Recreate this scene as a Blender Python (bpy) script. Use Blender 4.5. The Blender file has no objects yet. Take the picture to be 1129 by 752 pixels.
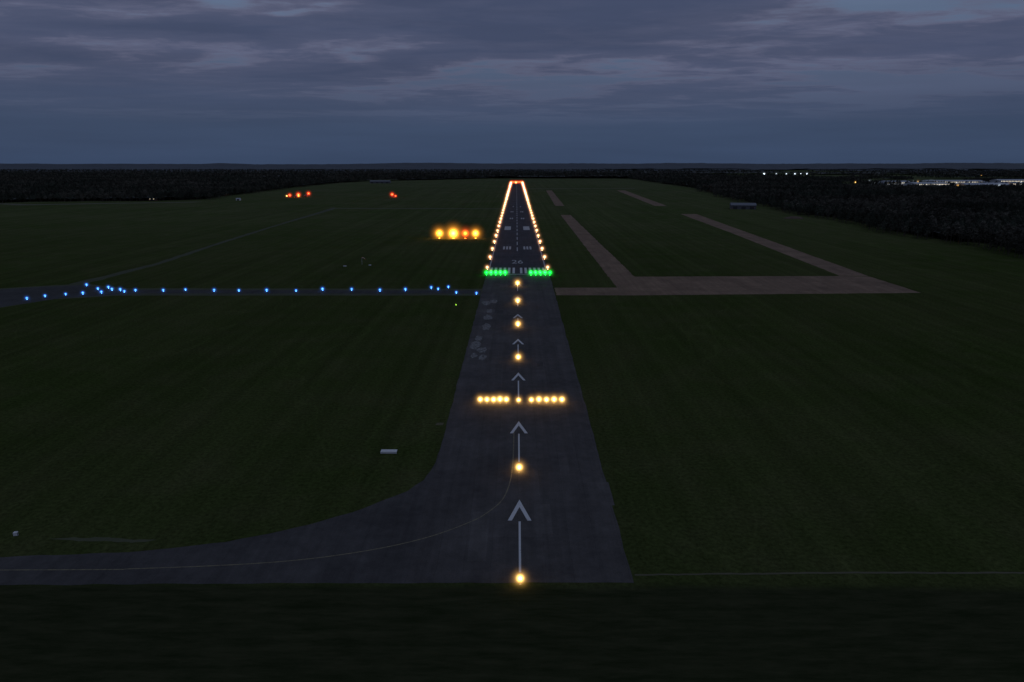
import bpy, bmesh, math, random
from mathutils import Vector, noise
random.seed(7)
scene=bpy.context.scene
scene.view_settings.view_transform='Standard'
scene.view_settings.look='None'
scene.view_settings.exposure=0
COL=scene.collection

# ---------------------------------------------------------------- helpers
def link(o,parent=None):
    COL.objects.link(o)
    if parent: o.parent=parent
    return o
def mesh_obj(name,verts,faces,mats=(),parent=None,midx=None):
    me=bpy.data.meshes.new(name); me.from_pydata(verts,[],faces); 
    for m in mats: me.materials.append(m)
    if midx: me.polygons.foreach_set('material_index',midx)
    me.update()
    return link(bpy.data.objects.new(name,me),parent)
def empty(name,loc=(0,0,0),rot=0):
    o=bpy.data.objects.new(name,None); o.location=loc; o.rotation_euler=(0,0,rot)
    return link(o)
class NT:
    def __init__(s,tree): s.t=tree; s.n=tree.nodes; s.l=tree.links
    def node(s,typ,**kw):
        nd=s.n.new(typ)
        for k,v in kw.items():
            if k.startswith('i_'):
                key=k[2:]; key=int(key) if key.isdigit() else key.replace('_',' ')
                if isinstance(v,bpy.types.NodeSocket): s.l.new(v,nd.inputs[key])
                else: nd.inputs[key].default_value=v
            else: setattr(nd,k,v)
        return nd
    def math(s,op,a,b=0.0,c=None,clamp=False):
        nd=s.n.new('ShaderNodeMath'); nd.operation=op; nd.use_clamp=clamp
        for i,v in enumerate((a,b,c)):
            if v is None: continue
            if isinstance(v,bpy.types.NodeSocket): s.l.new(v,nd.inputs[i])
            else: nd.inputs[i].default_value=v
        return nd.outputs[0]
    def mix(s,fac,a,b,blend='MIX'):
        nd=s.n.new('ShaderNodeMix'); nd.data_type='RGBA'; nd.blend_type=blend
        for k,v in ((0,fac),(6,a),(7,b)):
            if isinstance(v,bpy.types.NodeSocket): s.l.new(v,nd.inputs[k])
            else: nd.inputs[k].default_value=v if k==0 else (v[0],v[1],v[2],1)
        return nd.outputs[2]
    def ramp(s,fac,stops):
        nd=s.n.new('ShaderNodeValToRGB'); cr=nd.color_ramp
        while len(cr.elements)>len(stops): cr.elements.remove(cr.elements[-1])
        while len(cr.elements)<len(stops): cr.elements.new(0.5)
        for e,(p,c) in zip(cr.elements,stops):
            e.position=p; e.color=(c,c,c,1) if not hasattr(c,'__len__') else (c[0],c[1],c[2],1)
        s.l.new(fac,nd.inputs[0]); return nd.outputs[0]
    def noise(s,vec,scale,detail=4,rough=.55,dist=0):
        nd=s.n.new('ShaderNodeTexNoise'); nd.inputs['Scale'].default_value=scale
        nd.inputs['Detail'].default_value=detail; nd.inputs['Roughness'].default_value=rough
        nd.inputs['Distortion'].default_value=dist
        s.l.new(vec,nd.inputs['Vector']); return nd.outputs['Fac']
def new_mat(name):
    m=bpy.data.materials.new(name); m.use_nodes=True
    nt=NT(m.node_tree); b=m.node_tree.nodes['Principled BSDF']
    b.inputs['Roughness'].default_value=.9
    b.inputs['Specular IOR Level'].default_value=.15
    return m,nt,b
def pos(nt): return nt.n.new('ShaderNodeNewGeometry').outputs['Position']
def scaled(nt,vec,sc):
    nd=nt.n.new('ShaderNodeMapping'); nd.inputs['Scale'].default_value=sc
    nt.l.new(vec,nd.inputs['Vector']); return nd.outputs[0]
def simple(name,c,var=.25,scale=1.0,rough=.85,spec=.2):
    m,nt,b=new_mat(name)
    f=nt.noise(pos(nt),scale,4)
    c2=tuple(x*(1-var) for x in c); c1=tuple(x*(1+var) for x in c)
    nt.l.new(nt.mix(f,c2,c1),b.inputs['Base Color'])
    b.inputs['Roughness'].default_value=rough; b.inputs['Specular IOR Level'].default_value=spec
    return m
def emis(name,c,s):
    m,nt,b=new_mat(name)
    b.inputs['Base Color'].default_value=(c[0]*.5,c[1]*.5,c[2]*.5,1)
    b.inputs['Emission Color'].default_value=(*c,1); b.inputs['Emission Strength'].default_value=s
    return m

# ---------------------------------------------------------------- world
w=bpy.data.worlds.new('World'); scene.world=w; w.use_nodes=True
nt=NT(w.node_tree); nt.n.clear()
tc=nt.n.new('ShaderNodeTexCoord').outputs['Generated']
sep=nt.node('ShaderNodeSeparateXYZ',i_0=tc)
z=sep.outputs[2]; zc=nt.math('MAXIMUM',z,0.0)
den=nt.math('ADD',zc,0.05)
px=nt.math('DIVIDE',sep.outputs[0],den); py=nt.math('DIVIDE',sep.outputs[1],den)
cv=nt.node('ShaderNodeCombineXYZ',i_0=px,i_1=py,i_2=1.3).outputs[0]
base=nt.ramp(zc,[(0,(.040,.065,.122)),(.05,(.050,.077,.140)),(.10,(.070,.100,.172)),(.16,(.100,.142,.232)),(.22,(.130,.180,.285)),(1,(.23,.29,.39))])
n1=nt.noise(scaled(nt,cv,(.50,.85,1)),1.0,7,.54,.35)
n2=nt.noise(scaled(nt,cv,(2.4,4.2,1)),1.0,7,.62,.6)
gap=nt.math('MULTIPLY',nt.math('SUBTRACT',sep.outputs[0],.12),.08)
d=nt.math('SUBTRACT',nt.math('ADD',nt.math('ADD',nt.math('MULTIPLY',n1,.78),nt.math('MULTIPLY',n2,.22)),.012),gap)
cover=nt.ramp(d,[(.43,0),(.49,1)])
low=nt.ramp(zc,[(.05,1),(.125,0)])
cover2=nt.math('MAXIMUM',cover,low)
thick=nt.ramp(d,[(.46,0),(.53,.75),(.64,1)])
lit=nt.mix(thick,(.122,.130,.205),(.056,.073,.134))
lowc=nt.ramp(zc,[(0,(.041,.065,.124)),(.04,(.044,.068,.126)),(.09,(.050,.073,.132)),(.13,(.060,.082,.146))])
cl=nt.mix(low,lit,lowc)
st=nt.noise(scaled(nt,tc,(2.2,2.2,30)),1.0,4,.55)
stm=nt.ramp(st,[(.35,.92),(.7,1.08)])
skycol=nt.mix(cover2,base,cl)
skycol=nt.mix(1.0,skycol,stm,'MULTIPLY')
bg=nt.node('ShaderNodeBackground',i_0=skycol,i_1=1.0)
sky=nt.n.new('ShaderNodeTexSky'); sky.sky_type='NISHITA'; sky.sun_disc=False
sky.sun_elevation=math.radians(-3); sky.sun_rotation=math.radians(-60)
bg2=nt.node('ShaderNodeBackground',i_0=sky.outputs[0],i_1=0.005)
add=nt.n.new('ShaderNodeAddShader'); nt.l.new(bg.outputs[0],add.inputs[0]); nt.l.new(bg2.outputs[0],add.inputs[1])
out=nt.n.new('ShaderNodeOutputWorld'); nt.l.new(add.outputs[0],out.inputs[0])
sl=bpy.data.lights.new('sun','SUN'); sl.energy=.02; sl.angle=math.radians(15); sl.color=(1,.85,.75)
so=link(bpy.data.objects.new('sun',sl)); so.rotation_euler=(math.radians(70),0,math.radians(60))

# ---------------------------------------------------------------- camera
cd=bpy.data.cameras.new('camera'); cd.lens=24.01; cd.sensor_width=36; cd.clip_start=.5; cd.clip_end=120000
co=link(bpy.data.objects.new('camera',cd)); co.location=(-.85,0,80)
co.rotation_euler=(math.radians(90-14.52),0,.0064); scene.camera=co

# ---------------------------------------------------------------- ground materials
def grass_mat():
    m,nt,b=new_mat('grass'); P=pos(nt)
    sp=nt.node('ShaderNodeSeparateXYZ',i_0=P)
    a=nt.noise(P,.006,5,.6); c=nt.noise(P,.05,5,.6); e=nt.noise(P,.9,6,.75)
    col=nt.mix(nt.ramp(a,[(.35,0),(.65,1)]),(.038,.054,.014),(.052,.062,.021))
    col=nt.mix(nt.ramp(c,[(.42,0),(.78,.6)]),col,(.068,.068,.030))
    sw=nt.noise(scaled(nt,P,(.085,.0012,0)),1.0,3,.6)
    col=nt.mix(1.0,col,nt.ramp(sw,[(.3,.86),(.7,1.14)]),'MULTIPLY')
    wv=nt.n.new('ShaderNodeTexWave'); wv.bands_direction='X'; wv.inputs['Scale'].default_value=.04
    wv.inputs['Distortion'].default_value=2.0; wv.inputs['Detail'].default_value=2; wv.inputs['Detail Scale'].default_value=.4
    nt.l.new(scaled(nt,P,(1,.05,1)),wv.inputs['Vector'])
    col=nt.mix(1.0,col,nt.ramp(wv.outputs['Fac'],[(.2,.96),(.8,1.04)]),'MULTIPLY')
    tk=nt.noise(scaled(nt,P,(.02,.006,1)),1.0,2,.5,.6)
    tkm=nt.ramp(nt.math('ABSOLUTE',nt.math('SUBTRACT',tk,.5)),[(0,1.18),(.006,1.0)])
    col=nt.mix(1.0,col,tkm,'MULTIPLY')
    col=nt.mix(1.0,col,nt.ramp(e,[(.3,.50),(.7,1.55)]),'MULTIPLY')
    far_haze=nt.ramp(nt.math('DIVIDE',sp.outputs[1],3000),[(.14,(1,1,1)),(.35,(1.42,1.38,1.70)),(1,(1.7,1.6,2.4))])  # aerial haze put into the grass colour: lighter and bluer with distance
    col=nt.mix(1.0,col,far_haze,'MULTIPLY')
    nr=nt.math('ADD',sp.outputs[1],nt.math('MULTIPLY',c,4))
    fr=nt.ramp(nt.math('DIVIDE',nr,240),[(.493,1),(.503,0)])
    col=nt.mix(fr,col,nt.mix(nt.ramp(nt.noise(scaled(nt,P,(.09,.5,1)),1.0,7,.72),[(.35,0),(.7,1)]),(.020,.026,.011),(.048,.050,.025)))
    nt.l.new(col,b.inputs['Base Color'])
    bp=nt.node('ShaderNodeBump',i_Strength=.7,i_Distance=.2,i_Height=e); nt.l.new(bp.outputs[0],b.inputs['Normal'])
    b.inputs['Roughness'].default_value=1; b.inputs['Specular IOR Level'].default_value=0
    return m
def asphalt_color(nt,c,crack):
    P=pos(nt)
    a=nt.noise(P,.05,6,.7); g=nt.noise(P,3.0,4,.7); md=nt.noise(P,.35,5,.7)
    stn=nt.noise(scaled(nt,P,(.45,.012,1)),1.0,5,.65)
    col=nt.mix(nt.ramp(a,[(.3,0),(.7,1)]),tuple(x*.74 for x in c),tuple(x*1.28 for x in c))
    col=nt.mix(1.0,col,nt.ramp(stn,[(.3,.86),(.7,1.13)]),'MULTIPLY')
    col=nt.mix(1.0,col,nt.ramp(md,[(.3,.84),(.5,1.0),(.72,1.18)]),'MULTIPLY')
    col=nt.mix(1.0,col,nt.ramp(g,[(.3,.86),(.7,1.14)]),'MULTIPLY')
    br=nt.n.new('ShaderNodeTexBrick'); br.offset=0.0; br.inputs['Color1'].default_value=(.91,.91,.91,1); br.inputs['Color2'].default_value=(1.09,1.09,1.09,1)
    br.inputs['Mortar'].default_value=(.65,.65,.65,1)
    warp=nt.node('ShaderNodeVectorMath',operation='ADD',i_0=P,i_1=nt.node('ShaderNodeVectorMath',operation='SCALE',i_0=nt.node('ShaderNodeTexNoise',i_Vector=P,i_Scale=.15).outputs['Color'],i_Scale=.8).outputs[0]).outputs[0]
    nt.l.new(warp,br.inputs['Vector']); br.inputs['Scale'].default_value=1
    br.inputs['Brick Width'].default_value=5.6; br.inputs['Row Height'].default_value=34
    br.inputs['Mortar Size'].default_value=.05; br.inputs['Mortar Smooth'].default_value=.5
    return nt.mix(crack,col,nt.mix(1.0,col,br.outputs['Color'],'MULTIPLY'))
def asphalt(name,c,crack=1.0):
    m,nt,b=new_mat(name)
    nt.l.new(asphalt_color(nt,c,crack),b.inputs['Base Color'])
    b.inputs['Roughness'].default_value=.9; b.inputs['Specular IOR Level'].default_value=.1
    return m
def worn(name,c,paint,lo,hi,sc=1.1):
    m,nt,b=new_mat(name); P=pos(nt)
    f=nt.ramp(nt.noise(P,sc,6,.75),[(lo,0),(hi,1)])
    nt.l.new(nt.mix(f,asphalt_color(nt,c,.8),paint),b.inputs['Base Color']); return m
A1=(.078,.072,.069)
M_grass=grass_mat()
M_asph=asphalt('asphalt_old',A1,.8)
M_shoul=asphalt('asphalt_taxiway',(.067,.063,.061),.4)
M_tx=asphalt('asphalt_taxiway_far',(.056,.055,.051),.3)
M_rwy=asphalt('asphalt_runway',(.060,.057,.062),.4)
M_brown=asphalt('old_concrete',(.195,.132,.088),.8)
M_faded=worn('faded_paint',A1,(.26,.26,.25),.42,.58,.9)
M_patch=asphalt('asphalt_repair',(.056,.053,.052),0.1)
M_patchl=asphalt('asphalt_repair_light',(.092,.085,.081),0.1)
M_rwhite=worn('runway_paint',A1,(.50,.50,.50),.25,.50)
M_white=worn('white_paint',A1,(.60,.60,.60),.28,.42,2.0)
M_board=simple('white_board',(.66,.66,.66),.12,1.2)
M_yel=worn('faded_yellow_paint',A1,(.24,.21,.13),.3,.6)
M_path=simple('dry_grass_track',(.092,.086,.052),.4,.2)
M_tx2=simple('grassed_taxiway',(.056,.063,.030),.3,.05)
M_tx3=simple('overgrown_taxiway',(.072,.078,.042),.3,.05)

# ground sheet
S=60000
ys=[-S,-3000,0,300,800,2000,6000,S]
v=[];fc=[]
xs=[-S,-6000,-1500,-300,300,1500,6000,S]
for y in ys:
    for x in xs: v.append((x,y,0))
n=len(xs)
for j in range(len(ys)-1):
    for i in range(n-1): fc.append((j*n+i,j*n+i+1,(j+1)*n+i+1,(j+1)*n+i))
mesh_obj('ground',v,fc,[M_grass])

def sheet(name,pts,zz,mat,jit=0,step=6,parent=None):
    P=[]
    for i,a in enumerate(pts):
        b=pts[(i+1)%len(pts)]
        L=math.dist(a,b); k=max(1,int(L/step)) if jit else 1
        for t in range(k):
            f=t/k; x=a[0]+(b[0]-a[0])*f; y=a[1]+(b[1]-a[1])*f
            if jit:
                q=noise.noise_vector(Vector((x*.13,y*.13,2)))+.6*noise.noise_vector(Vector((x*.5,y*.5,7)))
                x+=q.x*jit; y+=q.y*jit
            P.append((x,y))
    bm=bmesh.new(); vs=[bm.verts.new((x,y,zz)) for x,y in P]
    f=bm.faces.new(vs); f.normal_update()
    if f.normal.z<0: f.normal_flip()
    bmesh.ops.triangulate(bm,faces=[f],ngon_method='EAR_CLIP')
    me=bpy.data.meshes.new(name); bm.to_mesh(me); bm.free(); me.materials.append(mat)
    return link(bpy.data.objects.new(name,me),parent)

fan=[(-420,112),(-102,117),(-48,118.2),(-12,118.4),(-12,235),(-22.9,224.5),(-22.7,194),(-23.2,174.5),(-25,164),(-28.2,157.5),(-33.9,151.9),(-40,146.5),(-48.5,140.9),(-56,136.5),(-64,133.2),(-81,129.2),(-108.6,127),(-420,124)]
sheet('taxiway',fan,.016,M_shoul,.45,2.5)
sw=sheet('runway_stopway',[(-22.6,118.4),(22.4,118.7),(22.9,225),(23.3,338),(24,505),(-23.4,505),(-22.9,225)],.024,M_asph,.3,2.5)
random.seed(21)
for i in range(13):
    px_=random.uniform(-20,18); py_=random.uniform(125,480); W=random.choice([2.5,4,5.5]); H=random.uniform(4,22)
    if abs(px_+W/2)<4.5: continue
    sheet('asphalt_patch',[(px_,py_),(px_+W,py_),(px_+W,py_+H),(px_,py_+H)],.028,random.choice([M_patch,M_patchl,M_patchl]),.12,1.5,sw)
sheet('asphalt_patch',[(-22,372),(-13,372),(-13,414),(-22,414)],.030,M_patchl,.4,3,sw)
sheet('asphalt_patch',[(-22,276),(-12.5,276),(-12.5,322),(-22,322)],.030,M_patchl,.4,3,sw)
sheet('runway',[(-24,505),(24,505),(24,3000),(-24,3000)],.024,M_rwy,.2,12)
sheet('taxiway',[(-23,423),(-250,421),(-283,409),(-300,381),(-520,345),(-520,400),(-344,446),(-315,459),(-297,464),(-262,447),(-23,447)],.012,M_tx2,1.2,8)
sheet('taxiway',[(-520,352),(-299,385),(-282,412),(-248,428),(-24,429),(-24,441),(-262,442),(-297,459),(-318,453),(-346,440),(-520,392)],.020,M_tx,.8,7)
sheet('taxiway',[(-309,462),(-298,462),(-295,560),(-307,700),(-320,900),(-334,1260),(-344,1318),(-352,1316),(-342,1200),(-326,900),(-313,700),(-302,560)],.016,M_tx2,2.0,9)
sheet('taxiway',[(-344,1290),(-24.5,1276),(-24.5,1290),(-344,1304)],.020,M_tx3,1,14)
sheet('taxiway',[(-1500,1500),(-1095,1440),(-1002,1390),(-700,1500),(-690,1530),(-1000,1425),(-1095,1467),(-1500,1540)],.012,M_path,3,14)
sheet('old_concrete_taxiway',[(24.5,424),(68,424),(259,434),(259,499),(238,502),(86,498),(87,1127),(71,1127),(66.5,452),(24.5,451)],.012,M_brown,.7,6)
sheet('old_concrete_taxiway',[(238.5,503.5),(259,500.5),(278,820),(297,1150),(271,1150),(257,820)],.012,M_brown,.7,8)
sheet('old_concrete_taxiway',[(76,1377),(94,1377),(110,2195),(92,2195)],.012,M_brown,1.2,12)
sheet('old_concrete_taxiway',[(273,1378),(297,1378),(340,2197),(314,2197)],.012,M_brown,1.2,12)
sheet('old_concrete_taxiway',[(24.5,2345),(398,2345),(398,2372),(24.5,2372)],.012,M_path,.8,14)
sheet('dirt_track',[(23,121.2),(60,121.9),(300,124.5),(300,125.2),(60,122.5),(23,121.7)],.012,M_path,.35,1.2)
sheet('bare_soil_patch',[(-104,134.2),(-92,133.4),(-82,133.2),(-80,134.3),(-90,134.8),(-100,134.9)],.012,M_tx3,.8,.9)
sheet('bare_soil_patch',[(-26.4,202.5),(-24,202.4),(-23.8,204.4),(-26,204.5)],.012,M_path,.3,1)

# ---------------------------------------------------------------- markings
mk_v=[];mk_f=[];mk_m=[]
def quad(pts,m=0):
    k=len(mk_v); mk_v.extend((x,y,.046) for x,y in pts); mk_f.append(tuple(range(k,k+len(pts)))); mk_m.append(m)
def rect(x0,y0,x1,y1,m=0):
    quad([(x0,y0),(x1,y0),(x1,y1),(x0,y1)],m)
for i,t in enumerate([153,206,259,313,368,420,470]):
    wd=.95
    quad([(0,t),(-2.75,t-10.2),(-2.75+wd,t-10.2),(0,t-3.7)])
    quad([(0,t),(0,t-3.7),(2.75-wd,t-10.2),(2.75,t-10.2)])
    rect(-.24,t-31,.24,t-10.6)
for i in range(6):
    for sgn in (-1,1):
        x=sgn*(2.9+i*3.5); rect(x-.9,513,x+.9,542)
rect(-23,507.5,23,509.5,1)
yv=650
while yv<2960:
    rect(-.45,yv,.45,yv+30,1); yv+=50
for sgn in (-1,1):
    rect(sgn*22.2-.4,515,sgn*22.2+.4,2990,1)
    rect(sgn*12-4,865,sgn*12+4,915,1)
    for yy,nn in ((663,3),(1040,2),(1190,2),(1340,1)):
        for q in range(nn):
            x=sgn*(7+q*3); rect(x-.9,yy,x+.9,yy+24,1)
mesh_obj('runway_markings',mk_v,mk_f,[M_white,M_rwhite],midx=mk_m)
cu=bpy.data.curves.new('num','FONT'); cu.body='26'; cu.size=1; cu.align_x='CENTER'
to=bpy.data.objects.new('num',cu); COL.objects.link(to)
dg=bpy.context.evaluated_depsgraph_get(); me=bpy.data.meshes.new_from_object(to.evaluated_get(dg)); bpy.data.objects.remove(to)
me.materials.clear(); me.materials.append(M_rwhite)
no=link(bpy.data.objects.new('runway_number',me)); no.scale=(10,30,1); no.location=(0,566,.05)
yl=[(-300,119.5),(-105,122.2),(-78,122.9),(-51,125.4),(-33.5,129.6),(-20.7,135.2),(-11.1,142.4),(-7,147.5),(-4.2,153),(-2.6,161),(-1.9,170),(-1.6,182),(-1.5,200)]
def catmull(P,k=6):
    o=[]
    for i in range(len(P)-1):
        p0=P[max(0,i-1)];p1=P[i];p2=P[i+1];p3=P[min(len(P)-1,i+2)]
        for j in range(k):
            t=j/k
            o.append(tuple(.5*((2*p1[a])+(-p0[a]+p2[a])*t+(2*p0[a]-5*p1[a]+4*p2[a]-p3[a])*t*t+(-p0[a]+3*p1[a]-3*p2[a]+p3[a])*t**3) for a in (0,1)))
    o.append(P[-1]); return o
C=catmull(yl); vv=[];ff=[]
for i,p in enumerate(C):
    q=C[min(i+1,len(C)-1)]; r=C[max(i-1,0)]
    dx,dy=q[0]-r[0],q[1]-r[1]; L=math.hypot(dx,dy); nx,ny=-dy/L*.15,dx/L*.15
    vv+= [(p[0]+nx,p[1]+ny,.040),(p[0]-nx,p[1]-ny,.040)]
    if i: ff.append((2*i-2,2*i-1,2*i+1,2*i))
mesh_obj('taxiway_guide_line',vv,ff,[M_yel])
random.seed(5)
fv=[];ff=[]
for cx,cy,rx,ry in [(-19.5,301,2.6,7),(-16,293,2.4,5),(-18.6,314,1.8,5),(-15.4,281,1.8,5),(-16,338,2.2,8),(-16,360,2.4,7),(-16,376,1.8,5),(-18.5,399,2.8,7),(-14.6,404,2.4,6),(-19,284,1.4,4)]:
    k=len(fv); N=13
    for i in range(N):
        a=i/N*6.283; r=random.uniform(.75,1.15); fv.append((cx+math.cos(a)*rx*r,cy+math.sin(a)*ry*r,.040))
    ff.append(tuple(range(k,k+N)))
mesh_obj('worn_markings',fv,ff,[M_faded])

# ---------------------------------------------------------------- lamps
M_metal=simple('grey_metal',(.25,.25,.24),.2,6,.5,.4)
M_yellowmetal=simple('yellow_metal',(.55,.36,.05),.2,6,.5,.4)
LC={'warm':((1,.53,.13),60),'edge':((1,.46,.20),60),'edge2':((1,.28,.13),60),'green':((.006,1,.05),40),'red':((1,.06,.015),40),'blue':((.06,.25,1),30),'amber':((1,.30,.03),40),'papi':((1,.36,.03),40),'papired':((1,.12,.012),40),'lime':((.4,.9,.05),10),'cool':((.75,.88,1),30)}
lensm={k:emis('lens_'+k,c,s) for k,(c,s) in LC.items()}
def bloom_mat():  # emissive volume halo imitating lens bloom, added around each lamp
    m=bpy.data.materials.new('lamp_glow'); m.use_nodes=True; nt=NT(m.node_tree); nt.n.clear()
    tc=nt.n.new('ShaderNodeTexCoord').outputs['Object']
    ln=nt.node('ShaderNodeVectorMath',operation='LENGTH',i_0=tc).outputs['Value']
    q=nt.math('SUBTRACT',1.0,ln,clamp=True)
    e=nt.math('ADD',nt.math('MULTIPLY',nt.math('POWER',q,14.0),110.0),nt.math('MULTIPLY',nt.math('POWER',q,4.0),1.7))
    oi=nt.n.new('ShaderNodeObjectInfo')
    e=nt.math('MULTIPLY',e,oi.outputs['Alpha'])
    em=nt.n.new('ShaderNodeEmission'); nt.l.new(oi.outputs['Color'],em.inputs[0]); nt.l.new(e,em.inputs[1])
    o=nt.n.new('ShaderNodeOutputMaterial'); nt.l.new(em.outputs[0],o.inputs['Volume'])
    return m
M_bloom=bloom_mat()
bm=bmesh.new(); bmesh.ops.create_icosphere(bm,subdivisions=3,radius=1); gme=bpy.data.meshes.new('glow'); bm.to_mesh(gme); bm.free(); gme.materials.append(M_bloom)
def lathe(bm,prof,mi,seg=10,cx=0,cy=0):
    rings=[]
    for r,zz in prof:
        rings.append([bm.verts.new((cx+r*math.cos(i/seg*6.2832),cy+r*math.sin(i/seg*6.2832),zz)) for i in range(seg)])
    for a,b in zip(rings,rings[1:]):
        for i in range(seg):
            f=bm.faces.new((a[i],a[(i+1)%seg],b[(i+1)%seg],b[i])); f.material_index=mi
    f=bm.faces.new(rings[-1]); f.material_index=mi
    f=bm.faces.new(rings[0][::-1]); f.material_index=mi
lampmeshes={}
def lamp_mesh(kind,hh):
    key=(kind,hh)
    if key in lampmeshes: return lampmeshes[key]
    bm=bmesh.new()
    lathe(bm,[(.22,.0),(.22,.06),(.10,.10)],0)
    lathe(bm,[(.05,.10),(.04,hh-.18)],1)
    lathe(bm,[(.07,hh-.18),(.14,hh-.10),(.14,hh-.02)],0)
    lathe(bm,[(.12,hh-.02),(.125,hh+.06),(.09,hh+.14),(.03,hh+.17)],2)
    me=bpy.data.meshes.new('lamp_'+kind); bm.to_mesh(me); bm.free()
    for m in (M_metal,M_yellowmetal,lensm[kind]): me.materials.append(m)
    lampmeshes[key]=me; return me
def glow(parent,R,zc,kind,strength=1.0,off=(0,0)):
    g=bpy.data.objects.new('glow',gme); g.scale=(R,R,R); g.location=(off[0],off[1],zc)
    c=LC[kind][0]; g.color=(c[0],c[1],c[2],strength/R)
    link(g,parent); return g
def lamp(name,x,y,kind,R,hh=.5,strength=1.0,z0=.03):
    o=link(bpy.data.objects.new(name,lamp_mesh(kind,hh))); o.location=(x,y,z0)
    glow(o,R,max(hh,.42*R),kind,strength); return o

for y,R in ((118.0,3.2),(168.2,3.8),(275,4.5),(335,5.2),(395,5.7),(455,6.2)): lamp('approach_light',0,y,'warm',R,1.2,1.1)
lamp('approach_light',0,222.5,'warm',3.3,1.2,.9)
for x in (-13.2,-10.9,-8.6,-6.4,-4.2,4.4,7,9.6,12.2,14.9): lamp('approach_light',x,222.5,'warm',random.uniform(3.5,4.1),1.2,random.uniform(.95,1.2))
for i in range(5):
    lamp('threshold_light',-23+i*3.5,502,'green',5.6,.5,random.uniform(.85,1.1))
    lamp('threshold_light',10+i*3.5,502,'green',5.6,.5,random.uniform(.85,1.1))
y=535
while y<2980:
    R=5.0+(y-500)*.0042  # imitated bloom widens with distance to hold its apparent size
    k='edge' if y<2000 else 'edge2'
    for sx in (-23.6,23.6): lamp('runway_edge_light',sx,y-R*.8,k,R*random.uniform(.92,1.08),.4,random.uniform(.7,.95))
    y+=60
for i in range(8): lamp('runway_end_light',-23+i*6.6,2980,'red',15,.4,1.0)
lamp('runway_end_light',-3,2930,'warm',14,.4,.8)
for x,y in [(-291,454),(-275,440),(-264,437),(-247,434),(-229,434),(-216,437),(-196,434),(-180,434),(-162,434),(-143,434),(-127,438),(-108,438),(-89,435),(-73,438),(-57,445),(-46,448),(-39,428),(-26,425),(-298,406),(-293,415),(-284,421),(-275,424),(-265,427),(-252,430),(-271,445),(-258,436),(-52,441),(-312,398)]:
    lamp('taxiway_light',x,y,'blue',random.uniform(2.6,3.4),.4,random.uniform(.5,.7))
lamp('taxiway_light',-36,391,'lime',1.5,.4,.07)

def box(bm,x0,y0,z0,x1,y1,z1,mi=0):
    vs=[bm.verts.new(p) for p in ((x0,y0,z0),(x1,y0,z0),(x1,y1,z0),(x0,y1,z0),(x0,y0,z1),(x1,y0,z1),(x1,y1,z1),(x0,y1,z1))]
    for f in ((3,2,1,0),(4,5,6,7),(0,1,5,4),(1,2,6,5),(2,3,7,6),(3,0,4,7)):
        fa=bm.faces.new([vs[i] for i in f]); fa.material_index=mi
def finish(bm,name,mats,loc=(0,0,0),rot=0,parent=None):
    me=bpy.data.meshes.new(name); bm.to_mesh(me); bm.free()
    for m in mats: me.materials.append(m)
    o=bpy.data.objects.new(name,me); o.location=loc; o.rotation_euler=(0,0,rot); return link(o,parent)
M_orange=simple('orange_paint',(.55,.16,.03),.15,3,.5,.4)
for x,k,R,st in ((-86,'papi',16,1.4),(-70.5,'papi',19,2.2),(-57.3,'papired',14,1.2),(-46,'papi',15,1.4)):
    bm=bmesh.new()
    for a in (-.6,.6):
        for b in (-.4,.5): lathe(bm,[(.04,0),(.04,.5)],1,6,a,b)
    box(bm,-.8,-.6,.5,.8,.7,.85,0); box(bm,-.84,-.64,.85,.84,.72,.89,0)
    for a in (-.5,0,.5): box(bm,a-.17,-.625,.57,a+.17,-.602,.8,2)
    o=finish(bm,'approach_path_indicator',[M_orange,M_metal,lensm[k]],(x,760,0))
    glow(o,R,6.0,k,st)

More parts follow.
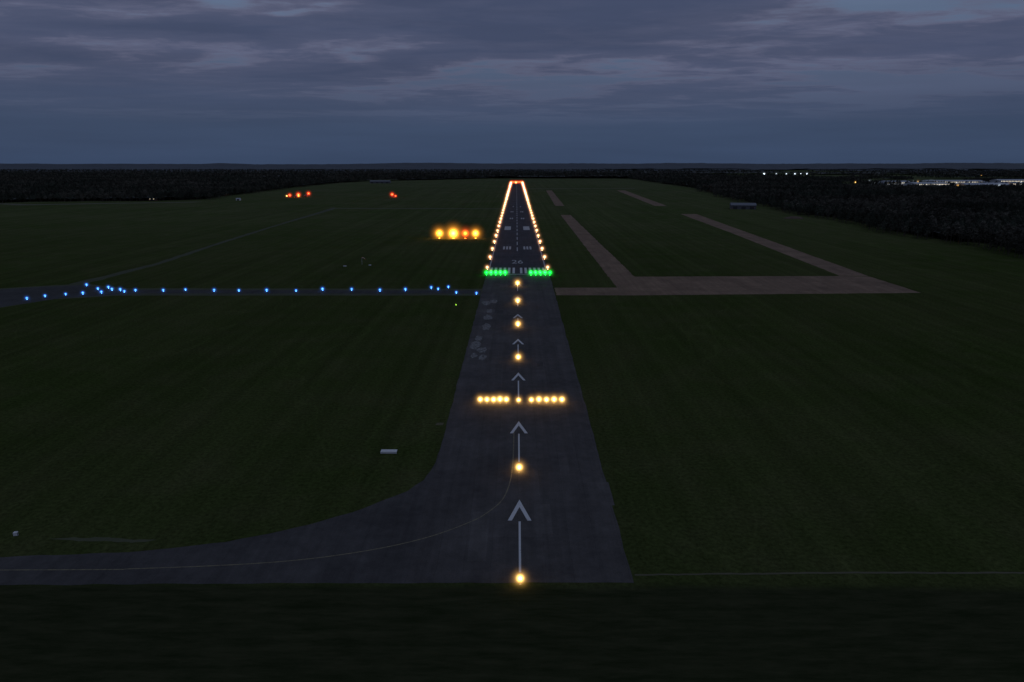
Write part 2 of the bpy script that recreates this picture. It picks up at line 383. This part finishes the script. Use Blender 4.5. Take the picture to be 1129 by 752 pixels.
# ---------------------------------------------------------------- trees
def leaf_mat(name,a,b):
    m,nt,bs=new_mat(name); P=pos(nt); f=nt.noise(P,.25,3)
    oi=nt.n.new('ShaderNodeObjectInfo')
    c=nt.mix(f,a,b); c=nt.mix(1.0,c,nt.ramp(oi.outputs['Random'],[(0,.5),(1,1.5)]),'MULTIPLY')
    c=nt.mix(1.0,c,nt.ramp(nt.noise(P,.006,3),[(.35,.75),(.65,1.35)]),'MULTIPLY')
    nt.l.new(c,bs.inputs['Base Color']); bs.inputs['Specular IOR Level'].default_value=0; return m
M_bark=simple('bark',(.10,.08,.065),.3,2)
M_pine=leaf_mat('pine_foliage',(.036,.042,.034),(.068,.074,.054))
M_leaf=leaf_mat('spring_foliage',(.056,.055,.044),(.105,.095,.075))
def tree_mesh(seed,kind):
    rnd=random.Random(seed); bm=bmesh.new(); H=15
    lathe(bm,[(.28,0),(.2,H*.45),(.06,H*.93)],0,6)
    def limb(z0,a,L,up):
        d=Vector((math.cos(a),math.sin(a),up)).normalized(); p0=Vector((0,0,z0)); p1=p0+d*L
        s=Vector((-math.sin(a),math.cos(a),0))*.09; u=Vector((0,0,.09))
        A=[bm.verts.new(p0+q) for q in (s,u,-s)]; T=bm.verts.new(p1)
        for i in range(3): bm.faces.new((A[i],A[(i+1)%3],T))
        return p1
    tips=[]
    for i in range(9):
        z0=H*rnd.uniform(.35,.8); L=(H-z0)*rnd.uniform(.35,.6)+.6
        tips.append(limb(z0,rnd.uniform(0,6.28),L,rnd.uniform(.1,.8)))
    cl=[]
    if kind=='pine':
        for i in range(26):
            t=rnd.random()**.8; zz=H*(.38+.62*t); r=(1-t)*3.1+.35; a=rnd.uniform(0,6.28); q=r*rnd.uniform(.3,1)
            cl.append((Vector((q*math.cos(a),q*math.sin(a),zz)),.55+.9*(1-t)))
    else:
        for i in range(24):
            a=rnd.uniform(0,6.28); e=rnd.uniform(-.8,1.5); r=rnd.uniform(.5,1)
            cl.append((Vector((3.6*r*math.cos(a)*math.cos(e),3.6*r*math.sin(a)*math.cos(e),H*.68+4.6*r*math.sin(e))),rnd.uniform(.8,1.4)))
    for t in tips: cl.append((t,1.0))
    for c,r in cl:
        for k in range(8):
            p=c+Vector((rnd.gauss(0,.5),rnd.gauss(0,.5),rnd.gauss(0,.35)))*r
            n1=Vector((rnd.gauss(0,1),rnd.gauss(0,1),rnd.gauss(0,1))).normalized(); n2=n1.orthogonal().normalized(); n3=n1.cross(n2)
            s=r*rnd.uniform(.35,.65)
            f=bm.faces.new([bm.verts.new(p+n2*s*rnd.uniform(.6,1.2)),bm.verts.new(p+n3*s*rnd.uniform(.6,1.2)),bm.verts.new(p-n2*s*rnd.uniform(.6,1.2)),bm.verts.new(p-n3*s*rnd.uniform(.6,1.2))])
            f.material_index=1
    me=bpy.data.meshes.new('tree'); bm.to_mesh(me); bm.free()
    me.materials.append(M_bark); me.materials.append(M_pine if kind=='pine' else M_leaf); return me
protos=[tree_mesh(1,'pine'),tree_mesh(2,'pine'),tree_mesh(3,'leaf'),tree_mesh(4,'leaf'),tree_mesh(5,'pine')]
def interp(tab,y):
    if y<=tab[0][0]: return tab[0][1]
    for (a,b),(c,d) in zip(tab,tab[1:]):
        if y<=c: return b+(d-b)*(y-a)/(c-a)
    return tab[-1][1]
RE=[(200,470),(588,440),(775,441),(1071,464),(1242,458),(1630,490),(2362,585),(3996,625)]
LE=[(1440,-1100),(1500,-1060),(1540,-800),(1600,-705),(2047,-748),(2445,-765),(3000,-760),(3354,-700),(3991,-110)]
def fbm(x,y,s,sd=0): return noise.fractal(Vector((x*s,y*s,sd)),1.0,2.0,3)
def forest(x,y):
    wob=18*fbm(x,y,.01,4)
    if y>3990+40*fbm(x,y,.004): 
        if x>1300 and fbm(x,y,.0009,9)>.05: return False
        if y<9000 and fbm(x,y,.0006,3)>.42: return False
        return True
    if x>0:
        if 180<y and x>interp(RE,y)+wob:
            if 2260<y<5200 and x>1150+.1*(y-2260): return fbm(x,y,.0018,5)>.18
            return True
        return False
    if y>1440 and x<interp(LE,y)+wob: return fbm(x,y,.0012,8)<.5
    return False
inst=[[] for _ in protos]
rnd=random.Random(11)
def put(x,y,s):
    q=fbm(x,y,.004,1)
    idx=rnd.choice([0,1,4]) if rnd.random()<.55+q*1.3 else rnd.choice([2,3])
    inst[idx].append((x,y,s))
def scatter(x0,x1,y0,y1,sp,smin,smax,fov=1.0):
    y=y0
    while y<y1:
        x=x0
        while x<x1:
            X=x+rnd.uniform(-.5,.5)*sp; Y=y+rnd.uniform(-.5,.5)*sp; x+=sp
            if abs(X)>Y*fov+500: continue
            if forest(X,Y): put(X,Y,rnd.uniform(smin,smax))
        y+=sp
scatter(400,1500,200,1300,8.5,.65,1.3)
scatter(400,2000,1300,2300,11,.75,1.35)
scatter(500,3200,2300,4000,17,.9,1.5)
scatter(-3000,-600,1300,2400,11,.7,1.35)
scatter(-3600,-100,2400,4000,16,.9,1.5)
scatter(-5200,5200,4000,5400,27,1.0,1.7,.9)
scatter(-7500,7500,5400,8500,60,1.1,1.9,.85)
for i,(L,pm) in enumerate(zip(inst,protos)):
    v=[];f=[]
    for x,y,s in L:
        a=rnd.uniform(0,6.28); h=s*.5*1.41421; k=len(v)
        for j in range(4): v.append((x+h*math.cos(a+j*1.5708),y+h*math.sin(a+j*1.5708),-.1))
        f.append((k,k+1,k+2,k+3))
    p=mesh_obj('forest',v,f)
    p.instance_type='FACES'; p.use_instance_faces_scale=True; p.instance_faces_scale=1.0
    p.show_instancer_for_render=False
    link(bpy.data.objects.new('tree',pm),p)
M_can=simple('forest_canopy',(.055,.058,.050),.5,.02)
M_can2=simple('hazed_forest_canopy',(.080,.090,.102),.30,.003)  # distance haze painted in as a paler, bluish canopy colour
def canopy(name,x0,x1,y0,y1,st,h0,h1,mat,hill=0):
    nx=int((x1-x0)/st)+1; ny=int((y1-y0)/st)+1; v=[];f=[];ok=[]
    for j in range(ny):
        for i in range(nx):
            x=x0+i*st+rnd.uniform(-.3,.3)*st; y=y0+j*st+rnd.uniform(-.3,.3)*st
            zz=rnd.uniform(h0,h1)
            if hill and y>9000:
                r=min(1,(y-9000)/7000)
                zz+=r*(62+hill*fbm(x,y,.00022,6)+16*fbm(x,y,.0011,2))+rnd.uniform(-4,4)*r
                zz=max(zz,8)
            v.append((x,y,zz)); ok.append(forest(x,y) and (y>4100 or (forest(x-14,y) and forest(x+14,y) and forest(x,y-14))))
    for j in range(ny-1):
        for i in range(nx-1):
            q=(j*nx+i,j*nx+i+1,(j+1)*nx+i+1,(j+1)*nx+i)
            if hill and min(v[k][1] for k in q)>9500 or all(ok[k] for k in q): f.append(q)
    return mesh_obj(name,v,f,[mat])
canopy('forest_canopy',420,3200,200,4000,22,5,9,M_can)
canopy('forest_canopy',-3600,-100,1420,4000,22,5,9,M_can)
canopy('forest_canopy',-5500,5500,4000,7000,45,8,15,M_can)
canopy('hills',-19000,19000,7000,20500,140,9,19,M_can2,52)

# ---------------------------------------------------------------- buildings
M_wall=simple('pale_cladding',(.42,.42,.42),.1,.3); M_wallw=simple('white_cladding',(.7,.7,.7),.08,.3)
M_roof=simple('roof_sheet',(.22,.23,.25),.15,.3); M_roofl=simple('light_roof_sheet',(.45,.47,.5),.15,.2)
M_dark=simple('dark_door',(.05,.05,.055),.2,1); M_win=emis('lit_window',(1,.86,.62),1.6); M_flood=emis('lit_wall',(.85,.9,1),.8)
M_brick=simple('brick_wall',(.2,.11,.08),.2,1); M_soil=simple('bare_soil',(.11,.08,.06),.3,.4)
M_hroof=simple('hangar_roof',(.17,.18,.20),.15,.3); M_hwall=simple('hangar_wall',(.12,.12,.13),.15,.3)
def building(name,x,y,rot,L,D,H,roofh,wall,roof,lit=0,doors=2,flood=False):
    e=empty(name,(x,y,0),rot)
    bm=bmesh.new(); box(bm,-L/2,-D/2,0,L/2,D/2,H); finish(bm,'walls',[wall],parent=e)
    bm=bmesh.new(); o=.5
    A=[(-L/2-o,-D/2-o,H+.01),(L/2+o,-D/2-o,H+.01),(L/2+o,D/2+o,H+.01),(-L/2-o,D/2+o,H+.01),(-L/2-o,0,H+roofh),(L/2+o,0,H+roofh)]
    V=[bm.verts.new(p) for p in A]
    for f in ((0,1,5,4),(2,3,4,5),(1,2,5),(3,0,4),(3,2,1,0)): bm.faces.new([V[i] for i in f])
    finish(bm,'roof',[roof],parent=e)
    bm=bmesh.new()
    for i in range(doors):
        cx=-L/2+L*(i+.5)/doors; wd=min(L/doors*.5,9)
        box(bm,cx-wd/2,-D/2-.06,.05,cx+wd/2,-D/2-.01,min(H*.7,5))
    finish(bm,'door',[M_dark],parent=e)
    bm=bmesh.new(); n=max(2,int(L/6))
    for i in range(n):
        cx=-L/2+L*(i+.5)/n; box(bm,cx-1.2,-D/2-.06,H*.78,cx+1.2,-D/2-.01,H*.92)
    finish(bm,'window',[M_win if lit else M_dark],parent=e)
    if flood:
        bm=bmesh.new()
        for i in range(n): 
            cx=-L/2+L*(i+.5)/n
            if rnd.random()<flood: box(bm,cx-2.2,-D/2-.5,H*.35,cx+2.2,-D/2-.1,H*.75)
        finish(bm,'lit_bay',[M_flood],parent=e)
    return e
building('hangar',417,1285,math.radians(-12),44,26,7,4,M_hwall,M_hroof,doors=3)
building('warehouse',1440,2470,math.radians(8),130,60,14,5,M_wallw,M_roofl,1,6,.7)
building('warehouse',1585,2390,math.radians(-4),150,70,13,6,M_wall,M_roofl,0,6,.15)
building('warehouse',1420,2640,math.radians(5),100,60,15,5,M_wallw,M_roofl,1,5,.8)
building('warehouse',1730,2520,math.radians(5),120,60,14,5,M_wallw,M_roof,1,5,.3)
building('warehouse',1700,2750,math.radians(0),220,70,15,5,M_wall,M_roofl,1,5,.3)
building('warehouse',2080,2900,math.radians(0),220,70,15,5,M_wall,M_roofl,1,5,.3)
building('equipment_shed',-635,1585,0,9,6,4,1.2,M_wallw,M_roofl,0,1)
building('equipment_shed',-546,1720,.2,8,5,3.5,1,M_orange,M_roof,0,1)
building('equipment_shed',-535,1765,0,9,5,3.5,1,M_orange,M_roof,0,1)
building('equipment_shed',-305,1718,0,6,4,3.2,.8,M_orange,M_roof,0,1)
building('hangar',-590,3030,0,85,35,8,4,M_hwall,M_hroof,0,4)
building('house',-820,1565,0,16,9,5,3,M_brick,M_roof,1,1)
def mast(name,x,y,H,kind,R,st,lat=True):
    bm=bmesh.new(); b=.5
    for a,c in ((-1,-1),(1,-1),(1,1),(-1,1)): box(bm,a*b-.04,c*b-.04,0,a*b+.04,c*b+.04,H)
    for i in range(int(H)): 
        for sy in (-b,b): box(bm,-b+.045,sy-.03,i+.5,b-.045,sy+.03,i+.58)
        for sx in (-b,b): box(bm,sx-.03,-b+.045,i+.5,sx+.03,b-.045,i+.58)
    lathe(bm,[(.2,H),(.25,H+.3),(.1,H+.5)],1,8)
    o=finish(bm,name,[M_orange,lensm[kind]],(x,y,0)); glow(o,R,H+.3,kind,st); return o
for x,y,H,k,R,st in ((-556,1705,6,'red',12,1.1),(-540,1722,7,'red',14,1.3),(-533,1700,5,'amber',10,.8),(-526,1760,8,'red',13,1.1),(-566,1712,4,'warm',8,.4),(-305,1705,8,'red',13,1.2),(-298,1712,4,'red',9,.8)):
    mast('obstacle_light_mast',x,y,H,k,R,st)
mast('radio_mast',4330,6000,105,'red',34,1.2)
def street(x,y,k='cool',R=10,st=.8,H=9):
    bm=bmesh.new(); lathe(bm,[(.15,0),(.08,H)],0,6); box(bm,-.1,-1.6,H+.01,.1,.1,H+.15); box(bm,-.2,-2.2,H-.02,.2,-1.6,H+.16,1)
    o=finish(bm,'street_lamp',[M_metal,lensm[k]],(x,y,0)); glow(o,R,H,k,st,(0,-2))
rr=random.Random(3)
for i in range(30): street(rr.uniform(1340,1820),rr.uniform(2330,2900),rr.choice(['cool','cool','warm']),rr.uniform(9,18),rr.uniform(.4,1.0))
for x in (1860,1893,1950,2050,2100,2160,2203): street(x,5340+rr.uniform(-60,60),'cool',rr.uniform(14,24),.35)
for i in range(14): street(rr.uniform(2200,4000),rr.uniform(3300,5600),rr.choice(['cool','warm']),rr.uniform(10,17),.4)

bm=bmesh.new(); N=18; rings=[]
for k,(r,zz) in enumerate(((1,0),(.8,1.6),(.5,2.8),(.2,3.3))):
    rings.append([bm.verts.new((15*r*math.cos(i/N*6.283)*(1+.15*math.sin(i*2.1+k)),7*r*math.sin(i/N*6.283)*(1+.15*math.cos(i*1.7)),zz+.3*math.sin(i*1.3)*(k>0))) for i in range(N)])
for a,b in zip(rings,rings[1:]):
    for i in range(N): bm.faces.new((a[i],a[(i+1)%N],b[(i+1)%N],b[i]))
bm.faces.new(rings[-1]); finish(bm,'earth_mound',[M_soil],(420,1053,0))

def marker(x,y,W,D,H,rot=0):
    bm=bmesh.new(); box(bm,-W/2,-D/2,H-.12,W/2,D/2,H,0)
    for a in (-W*.42,0,W*.42): box(bm,a-.06,-D*.35,0,a+.06,D*.35,H-.125,1)
    box(bm,-W/2,-D/2-.05,.15,W/2,-D/2-.005,H-.02,0)
    finish(bm,'marker_board',[M_board,M_metal],(x,y,0),rot)
marker(-37.2,181,4.6,1.6,.7); marker(-112,135.5,.8,.6,.9,.2)
def windsock(x,y):
    e=empty('windsock',(x,y,0))
    bm=bmesh.new(); lathe(bm,[(.1,0),(.06,6)],0,8); finish(bm,'pole',[M_wallw],parent=e)
    bm=bmesh.new(); N=10; rg=[]
    for k in range(6):
        r=.45-.05*k; rg.append([bm.verts.new((.1+k*.6,r*math.cos(i/N*6.283),5.6-.12*k*k*.5+r*math.sin(i/N*6.283))) for i in range(N)])
    for k in range(5):
        for i in range(N):
            f=bm.faces.new((rg[k][i],rg[k][(i+1)%N],rg[k+1][(i+1)%N],rg[k+1][i])); f.material_index=k%2
    finish(bm,'sock',[M_orange,M_board],parent=e)
windsock(-128,560)
marker(-139,547,2.5,1,.8); marker(-120,553,2.0,1,.8)
